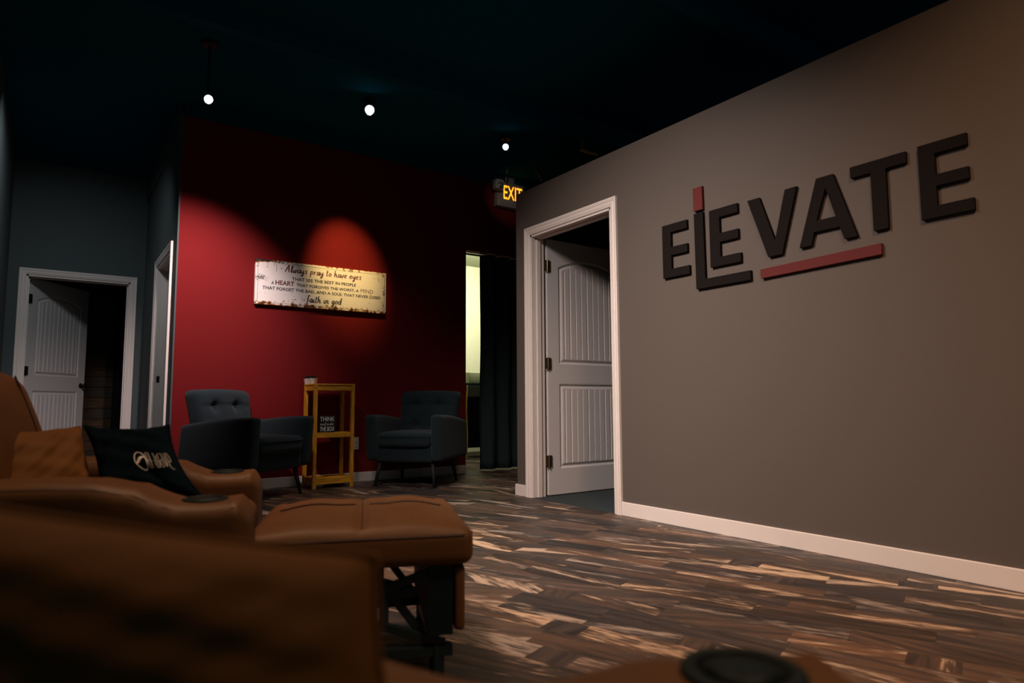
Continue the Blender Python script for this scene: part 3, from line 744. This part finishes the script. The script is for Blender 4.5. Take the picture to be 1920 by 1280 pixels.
# three little pots
for k, (x, y, lab) in enumerate(((1.866, 5.850, 'tiny white potted succulent nearest the red wall, first of three on the shelf stand'),
                                 (1.870, 5.780, 'tiny white potted succulent in the middle of the three on the shelf stand'),
                                 (1.880, 5.706, 'tiny white potted succulent farthest from the red wall, above the shelf stand\'s top edge'))):
    t = thing('potted_succulent', lab, 'potted plant', (x, y, Ht+.0142), .3*k, 'small potted succulents on the shelf stand')
    bm = bmesh.new(); s0, s1, h_ = .016, .022, .050
    vb = [bm.verts.new((a_*s0, b_*s0, 0)) for a_, b_ in ((-1, -1), (1, -1), (1, 1), (-1, 1))]; vt_ = [bm.verts.new((a_*s1, b_*s1, h_)) for a_, b_ in ((-1, -1), (1, -1), (1, 1), (-1, 1))]
    vi = [bm.verts.new((a_*(s1-.003), b_*(s1-.003), h_)) for a_, b_ in ((-1, -1), (1, -1), (1, 1), (-1, 1))]; vj = [bm.verts.new((a_*(s1-.004), b_*(s1-.004), h_-.006)) for a_, b_ in ((-1, -1), (1, -1), (1, 1), (-1, 1))]
    bm.faces.new(vb)
    for A, B in ((vb, vt_), (vt_, vi), (vi, vj)):
        for i in range(4): bm.faces.new((A[i-1], A[i], B[i], B[i-1]))
    bm.faces.new(vj); obj('pot', bm, 'pot', t)
    bm = bmesh.new(); rl = random.Random(k)
    for i in range(26):
        an = i*2.4; rr_ = .004+.016*(i/26); tilt = .25+.9*(i/26); ln_ = .030+.006*rl.random()
        bx, by = math.cos(an), math.sin(an); base = Vector((bx*rr_*.5, by*rr_*.5, h_-.006)); dirv = Vector((bx*math.sin(tilt), by*math.sin(tilt), math.cos(tilt)))
        sd_ = Vector((-by, bx, 0)); p = [bm.verts.new(base+dirv*ln_*f+sd_*w_) for f, w_ in ((0, -.003), (.5, -.007), (1, 0), (.5, .007), (0, .003))]
        bm.faces.new(p); q = bm.verts.new(base+dirv*ln_*.5+Vector((0, 0, -.004)))
        for a_, b_ in zip(p, p[1:]): bm.faces.new((a_, b_, q))
    obj('leaves', bm, 'plant', t)
# chalk block sign
ck = thing('block_sign', 'small black block sign reading THINK outside THE BOX on the shelf\'s middle tier', 'sign', (1.905, 5.628, .4722), R(2))
obj('block', box(bmesh.new(), 0, .150, 0, .035, 0, .145, .002), 'chalkboard', ck)
ct = lambda x, z: (x, -.0006, z)
obj('lettering', flat(bmesh.new(), *text_bm('THINK', .010, .140, .098, .135, .004), ct), 'chalk', ck)
bm = bmesh.new(); script(bm, 'outside', .012, .135, .064, .012, ct, .12); obj('lettering', bm, 'chalk', ck)
obj('lettering', flat(bmesh.new(), *text_bm('THE BOX', .010, .140, .012, .050, .004), ct), 'chalk', ck)

# ------------------------------------------------------------------ armchairs
def armchair(loc, face, label):
    """face: direction angle of the sitter's view; local: -Y is front"""
    t = thing('armchair', label, 'armchair', (loc[0], loc[1], 0), face+math.pi/2, 'charcoal armchairs by the red wall')
    # base frame
    obj('seat_frame', rbox(.275, .285, .075, .03, 3, 4, cy=-.01, cz=.285), 'fabric', t, smooth=True)
    # seat cushion
    def cush(x, y, z):
        k = (1-(x/.26)**2)*(1-(y/.30)**2)
        return (x, y-.012*(1-(x/.26)**2), z+(.018*k if z > 0 else 0))
    obj('seat_cushion', rbox(.245, .285, .062, .035, 4, 8, cush, cy=-.045, cz=.405), 'fabric', t, smooth=True)
    obj('piping', tube([(x_, -.332-.012*(1-(x_/.26)**2), .435) for x_ in [-.22+.44*i/16 for i in range(17)]], .004, 6), 'fabric', t, smooth=True)
    # backrest, leaning back, tufted
    but = [(-.11, .12), (.11, .12), (-.11, -.06), (.11, -.06)]
    def bk(x, y, z):
        if y < 0:
            dd = 0
            for bx, bz in but: dd += .030*math.exp(-((x-bx)**2+(z-bz)**2)/(2*.028**2))
            dd += .010*math.exp(-((z-.12)/.012)**2)*(abs(x) < .24)+.008*math.exp(-((z+.06)/.012)**2)*(abs(x) < .24)
            y = y+dd-.012*(1-(x/.28)**2)
        w_ = 1+.06*(z/.25); y2 = y+.22*(z+.25)
        return (x*w_, y2-.02*(1-(x/.28)**2)*0, z+.014*(1-(x/.28)**2)*(z > .1))
    obj('backrest', rbox(.280, .070, .250, .045, 4, (26, 2, 26), bk, cy=.225, cz=.578), 'fabric', t, smooth=True)
    for bx, bz in but:
        bm = lathe([(.012, -.004), (.010, .003), (.004, .006)], 12); bmesh.ops.rotate(bm, verts=bm.verts, matrix=Matrix.Rotation(R(90), 3, 'X'))
        bmesh.ops.translate(bm, verts=bm.verts, vec=(bx*1.02, .225-.070+.030+.22*(bz+.25)-.012, bz+.578)); obj('button', bm, 'fabric', t, smooth=True)
    # arms: curved tops, high at the front
    for s in (-1, 1):
        def arm(x, y, z):
            f = (.36-y)/.72     # 0 rear .. 1 front
            top = .560+.062*math.sin(min(1, max(0, f))*math.pi*.56)
            zz = .225+(z+.2)/.4*(top-.225)
            yy = y+(.05*(1-(zz-.225)/.4) if y > 0 else .03*(1-(zz-.225)/.4))
            return (x+s*.018*(zz-.3), yy, zz)
        obj('armrest', rbox(.048, .345, .200, .030, 4, (2, 16, 10), arm, cx=s*.305, cy=-.01), 'fabric', t, smooth=True)
    for s, fy, by in ((-1, -.24, 1), (1, -.24, 1), (-1, .22, -1), (1, .22, -1)):
        sp = (.03*s, -.045 if fy < 0 else .06)
        obj('leg', tube([(s*.245, fy, .235), (s*.245+sp[0], fy+sp[1], 0)], [.022, .011], 12), 'legwood', t, smooth=True)
    return t
armchair((1.30, 5.47), math.atan2(-.82, .57), 'charcoal tufted armchair by the hallway corner, one arm side turned toward us')
armchair((2.762, 5.452), math.atan2(-.644, -.765), 'charcoal tufted armchair between the wooden shelf stand and the curtain')

# ------------------------------------------------------------------ tan leather recliners
def frame2(origin, ang):
    f = Vector((math.cos(ang), math.sin(ang), 0)); s = Vector((-f.y, f.x, 0)); O = Vector(origin)
    return lambda t, q, z: tuple(O+f*t+s*q+Vector((0, 0, z)))
def xf(bm, fr):
    for v_ in bm.verts: v_.co = fr(*v_.co)
    return bm
FLATARM = [False]
def arm_top(t):
    dip = .022*max(0, math.sin(math.pi*(t+.30)/.22)) if FLATARM[0] and -.30 < t < -.08 else 0
    return arm_prof(t)-dip
def arm_prof(t):
    if FLATARM[0] and t < 0: t = min(0, t+.42)
    # t = distance in front of the cup centre
    ks = [(-.95, .556), (-.32, .559), (-.22, .555), (-.14, .540), (-.075, .512), (-.045, .502), (0, .500), (.055, .501), (.075, .506), (.105, .490)]
    if t <= ks[0][0]: return ks[0][1]
    for (a_, ha), (b_, hb) in zip(ks, ks[1:]):
        if t <= b_: f = (t-a_)/(b_-a_); f = f*f*(3-2*f); return ha+(hb-ha)*f
    return ks[-1][1]
def recliner_arm(fr, parent, length=.92, hw=.092):
    hl = length/2; mid = .105-hl
    def fn(x, y, z):
        t = x+mid; top = arm_top(t); zz = .07+(z+.22)/.44*(top-.07)
        return (t, y*(hw/.092)*(1+.06*((z+.22)/.44)), zz)
    a_ = obj('armrest', xf(rbox(hl, .092, .22, .042, 5, (30, 3, 8), fn), fr), 'leather', parent, smooth=True)
    for s in (-1, 1):
        pts = [fr(t, s*(hw-.009), arm_top(t)-.014) for t in [-.75+i*.02 for i in range(42)]]
        obj('seam', tube(pts, .0022, 5), 'seam', a_)
    pts = [fr(.104, s_, .44-.36*k_/8) for s_, k_ in [(.055, k) for k in range(9)]]
    obj('seam', tube(pts, .002, 5), 'seam', a_)
    bm = lathe([(.036, -.004), (.038, .0), (.036, .004), (.044, .0065), (.050, .004), (.051, -.004)], 36); xf(bm, lambda x, y, z: fr(x, y, z+.5005)); obj('cup_holder', bm, 'blk', a_, smooth=True)
    bm = lathe([(.037, 0), (.01, .0005)], 30); xf(bm, lambda x, y, z: fr(x, y, z+.5035)); obj('cup_well', bm, 'blk', a_, smooth=True)
ra = thing('recliner', 'tan leather recliner with raised footrest, cup holder arms and two throw pillows on it', 'recliner', (0, 0, 0))
AA = R(-18.5)
fA2, fA3 = frame2((.308, 1.689, 0), AA), frame2((.488, 2.324, 0), AA)
recliner_arm(fA2, ra); recliner_arm(fA3, ra)
fS = frame2((.398, 2.006, 0), AA)
sw = .232
def seatf(x, y, z):
    k = (1-(x/.34)**2)*(1-(y/sw)**2); return (x, y, z+(.02*k if z > 0 else 0))
obj('seat', xf(rbox(.31, sw, .07, .04, 4, 8, seatf, cx=-.22, cz=.36), fS), 'leather', ra, smooth=True)
obj('base', xf(box(bmesh.new(), -.70, .02, -sw, sw, .05, .28), fS), 'blk', ra)
def backf(x, y, z):
    xx = x-.26*(z+.27)-(0 if x < 0 else -.03*math.sin((z+.27)/.54*math.pi))
    return (xx, y*(1-.03*max(0, z)/.27), z)
bk_ = obj('backrest', xf(rbox(.085, sw+.03, .255, .06, 5, (3, 8, 12), backf, cx=-.525, cz=.565), fS), 'leather', ra, smooth=True)
obj('seam', tube([fS(-.525+.085-.26*(z_+.27)+.03*math.sin((z_+.27)/.54*math.pi)*1.0, .17, z_+.565) for z_ in [-.2+.44*i/14 for i in range(15)]], .003, 5), 'seam', bk_)
# footrest: quilted pad 2 x 3
FW, FL_ = .285, .285
fF = frame2((.762, 1.853, 0), R(-22.5))
def pad(x, y, z):
    if z > 0:
        e = (1-(x/FL_)**4)*(1-(y/FW)**4)
        sx = math.exp(-(x/.012)**2); sy = max(math.exp(-((y-.02)/.010)**2), math.exp(-((y+.095)/.010)**2)*0+math.exp(-((y-.185)/.010)**2))
        z += .030*max(e, 0)-.013*sx*max(e, 0)-.004*sy*(1-sx)*max(e, 0)
        z += .006*max(0, math.cos(x/FL_*math.pi*2+math.pi))*max(e, 0)
    if x > .18 and z < 0: z -= 0
    return (x, y, z)
pad_o = obj('footrest', xf(rbox(FL_, FW, .046, .030, 5, (44, 44, 3), pad, cz=.352), fF), 'leather', ra, smooth=True)
def ztop(x, y): e = (1-(x/FL_)**4)*(1-(y/FW)**4); return .352+.046+(.030-.011)*max(e, 0)
obj('seam', tube([fF(0, y_, ztop(0, y_)-.0005) for y_ in [-.25+.5*i/20 for i in range(21)]], .0028, 5), 'seam', pad_o)
for yy in (.02, .185):
    for sg_ in (-1, 1): obj('seam', tube([fF(sg_*x_, yy, .352+pad(x_, yy, .046)[2]+.0035) for x_ in [.02+.21*i/14 for i in range(15)]], .0028, 5), 'seam', pad_o)
ring = [(x_, -FW+.004) for x_ in [-FL_+.03+2*(FL_-.03)*i/12 for i in range(13)]]+[(FL_-.004, y_) for y_ in [-FW+.03+2*(FW-.03)*i/12 for i in range(13)]]+[(-x_, FW-.004) for x_ in [-FL_+.03+2*(FL_-.03)*i/12 for i in range(13)]]+[(-FL_+.004, -y_) for y_ in [-FW+.03+2*(FW-.03)*i/12 for i in range(13)]]
obj('piping', tube([fF(x_, y_, .383) for x_, y_ in ring], .0042, 6, True), 'seam', pad_o)
# hanging flap, lazy-tongs, rail, caster
obj('flap', xf(rbox(.014, FW-.02, .082, .011, 3, 3, cx=FL_-.035, cz=.222), fF), 'leather', ra, smooth=True)
obj('flap_board', xf(box(bmesh.new(), FL_-.115, FL_-.052, -FW+.03, FW-.03, .13, .306), fF), 'blk', ra)
def bar(name, p, q, w_=.012, h_=.022):
    P, Q = Vector(fF(*p)), Vector(fF(*q)); dd = (Q-P); L_ = dd.length
    bm = box(bmesh.new(), -w_/2, w_/2, -L_/2, L_/2, -h_/2, h_/2, .002)
    mt = Matrix.Translation((P+Q)/2) @ dd.to_track_quat('Y', 'Z').to_matrix().to_4x4(); bm.transform(mt); return obj(name, bm, 'dkmetal', ra)
for s in (-1, 1):
    y = s*(FW-.06)
    bar('strut', (FL_-.07, y, .10), (-.30, y, .27)); bar('strut', (FL_-.06, y+.012*s, .30), (-.30, y+.012*s, .14))
    bar('strut', (.02, y-.012*s, .30), (.16, y-.012*s, .12)); bar('strut', (.06, y, .26), (.06, y, .16), .02, .012)
    bar('strut', (-.40, y, .20), (.14, y, .235))
    bar('rail', (-.55, y, .085), (FL_-.05, y, .085), .03, .028)
    bar('foot_post', (FL_-.09, y, .10), (FL_-.09, y, .03), .03, .03)
    bm = lathe([(.010, -.012), (.020, -.010), (.020, .010), (.010, .012)], 18); bmesh.ops.rotate(bm, verts=bm.verts, matrix=Matrix.Rotation(R(90), 3, 'X')); xf(bm, lambda x, y_, z: fF(x+FL_-.09, y_+y, z+.0205)); obj('caster', bm, 'blk', ra, smooth=True)
bar('cross_rail', (-.30, -FW+.06, .14), (-.30, FW-.06, .14), .02, .02)
bar('cross_rail', (FL_-.09, -FW+.06, .085), (FL_-.09, FW-.06, .085), .03, .028)

# the recliner the camera rests over: its far arm crosses the bottom of the picture
rb = thing('recliner', 'tan leather recliner under the lens, only its cup holder arm showing, blurred', 'recliner', (0, 0, 0))
AB = R(-35); FLATARM[0] = True
fB = frame2((.476, .352, 0), AB)
recliner_arm(fB, rb, 1.0, .058)
fB2 = frame2(fB(0, -.72, 0), AB); recliner_arm(fB2, rb, 1.0)
fBs = frame2(fB(0, -.36, 0), AB)
obj('seat', xf(rbox(.34, .262, .07, .04, 4, 8, seatf, cx=-.22, cz=.36), fBs), 'leather', rb, smooth=True)
obj('front_panel', xf(rbox(.03, .262, .14, .02, 3, 4, cx=.11, cz=.20), fBs), 'leather', rb, smooth=True)
obj('base', xf(box(bmesh.new(), -.75, .08, -.26, .26, .05, .29), fBs), 'blk', rb)
obj('backrest', xf(rbox(.085, .27, .24, .06, 5, (3, 8, 12), backf, cx=-.86, cz=.55), fBs), 'leather', rb, smooth=True)

# ------------------------------------------------------------------ throw pillows
M['pleather'] = mat('soft_tan_leather', (.15, .062, .014), .75, noise=.15, nscale=9, bump=.12, bscale=120, spec=.15)
def pillow(name, corners, th, m_, seed=0, n=36, pinch=.06, wr=.004):
    """corners TL, TR, BR, BL as world points; returns object and surface function"""
    TL, TR, BR, BL = [Vector(c_) for c_ in corners]; nrm = (TR-TL).cross(BL-TL).normalized(); 
    if nrm.dot(Vector((0, 0, .723))-(TL+BR)/2) < 0: nrm = -nrm
    rs = random.Random(seed); ph = [rs.uniform(0, 6) for _ in range(6)]
    def P(u, v_, side):
        a_, b_ = 2*u-1, 2*v_-1
        # edges drawn in between the corners
        uu = u+pinch*(1-b_*b_)*(-a_)*abs(a_)**1.5*.5; vv = v_+pinch*(1-a_*a_)*(-b_)*abs(b_)**1.5*.5
        base = (TL*(1-uu)+TR*uu)*(1-vv)+(BL*(1-uu)+BR*uu)*vv
        k = max(0, (1-a_**4))**.62*max(0, (1-b_**4))**.62
        wrk = wr*(math.sin(a_*9+b_*5+ph[0])+math.sin(b_*13-a_*4+ph[1])*.7+math.sin((a_+b_)*17+ph[2])*.5)*k
        cr = -3.2*wr*(math.exp(-((a_-b_*.6-.1+.2*math.sin(ph[3]))/.10)**2)*max(0, b_))*k
        return base+nrm*side*(th*k*(.82+.18*math.cos(a_*1.2)*math.cos(b_*1.3)))+nrm*side*(wrk+cr)
    bm = bmesh.new(); G = {}
    for side in (1, -1):
        for i in range(n+1):
            for j in range(n+1):
                edge = i in (0, n) or j in (0, n)
                key = (0 if edge else side, i, j)
                if key not in G: G[key] = bm.verts.new(P(i/n, j/n, side))
    g = lambda s, i, j: G[(0 if (i in (0, n) or j in (0, n)) else s, i, j)]
    for s in (1, -1):
        for i in range(n):
            for j in range(n): bm.faces.new((g(s, i, j), g(s, i+1, j), g(s, i+1, j+1), g(s, i, j+1)))
    o = obj(name, bm, m_, smooth=True)
    rim = [P(i/n, 0, 1) for i in range(n)]+[P(1, i/n, 1) for i in range(n)]+[P(1-i/n, 1, 1) for i in range(n)]+[P(0, 1-i/n, 1) for i in range(n)]
    obj('piping', tube(rim, .0035, 6, True), m_, o, smooth=True)
    return o, P, nrm
po, P_, nr_ = pillow('throw_pillow', [(.085, 2.315, .662), (.278, 2.085, .664), (.333, 1.862, .484), (.115, 1.99, .455)], .040, 'blkcloth', 2, pinch=.17)
tag(po, 'black throw pillow with a silver round emblem and lettering, leaning on the recliner seat', 'pillow')
# emblem and lettering printed on the pillow
def onp(u, v_): return P_(u, v_, 1)+nr_*.0022
def strip(bm, pts, w_):
    prev = None
    for i, (u, v_) in enumerate(pts):
        a_, b_ = pts[max(i-1, 0)], pts[min(i+1, len(pts)-1)]; dx_, dy_ = b_[0]-a_[0], (b_[1]-a_[1]); l_ = math.hypot(dx_, dy_) or 1
        ww = w_(i/(len(pts)-1)) if callable(w_) else w_
        p = (bm.verts.new(onp(u-dy_/l_*ww, v_+dx_/l_*ww)), bm.verts.new(onp(u+dy_/l_*ww, v_-dx_/l_*ww)))
        if prev: bm.faces.new((prev[0], prev[1], p[1], p[0]))
        prev = p
EU, EV, ER = .60, .60, .058
bm = bmesh.new()
strip(bm, [(EU+ER*math.cos(t), EV+ER*1.75*math.sin(t)) for t in [i/40*2*math.pi for i in range(41)]], lambda f: .0028+.0018*abs(math.cos(f*math.pi*2)))
obj('emblem', bm, 'silver', po)
bm = bmesh.new(); strip(bm, [(EU-.052+.104*f, EV+.012+.040*math.cos(f*math.pi*1.1+.3)) for f in [i/16 for i in range(17)]], lambda f: .002+.014*math.sin(f*math.pi))
obj('emblem', bm, 'silver', po)
W_ = {'H': (.03, [[(0, 0), (0, 1)], [(.03, 0), (.03, 1)], [(0, .5), (.03, .5)]]), '-': (.018, [[(0, .5), (.016, .5)]]),
      'w': (.05, [[(0, 1), (0, .12), (.008, 0), (.025, 0)], [(.025, .9), (.025, 0), (.042, 0), (.05, .12), (.05, 1)]]),
      'a': (.036, [[(.004, 1), (.028, 1), (.036, .88), (.036, 0), (.01, 0), (0, .12), (0, .42), (.01, .52), (.036, .52)]]),
      'v': (.036, [[(0, 1), (.010, .4), (.018, 0), (.026, .4), (.036, 1)]]),
      'e': (.036, [[(.036, 0), (.01, 0), (0, .12), (0, .88), (.01, 1), (.028, 1), (.036, .88), (.036, .55), (0, .5)]])}
u0 = EU+ER+.014
for ch in 'H-wave':
    wd, sts = W_[ch]; bm = bmesh.new()
    for s_ in sts:
        pts = []
        for (a_, b_), (c_, d_) in zip(s_, s_[1:]): pts += [(a_+(c_-a_)*f, b_+(d_-b_)*f) for f in (0, .25, .5, .75)]
        pts.append(s_[-1]); strip(bm, [(u0+x_*.88, EV+.10-.20*y_) for x_, y_ in pts], .0021)
    obj('lettering', bm, 'silver', po); u0 += (wd+.018)*.88
po2, _, _ = pillow('throw_pillow', [(-.135, 2.225, .640), (.078, 2.39, .657), (.113, 2.15, .455), (-.13, 2.06, .46)], .06, 'pleather', 5, wr=.0028)
tag(po2, 'tan leather throw pillow beside the black one on the recliner seat', 'pillow')
po3, _, _ = pillow('throw_pillow', [(-.072,.596,.664), (.192,.440,.616), (.198,.397,.464), (-.057,.549,.50)], .055, 'pleather', 9, wr=.002, pinch=.05)
tag(po3, 'large tan leather throw pillow lying across the recliner arm, close to the lens and blurred', 'pillow')
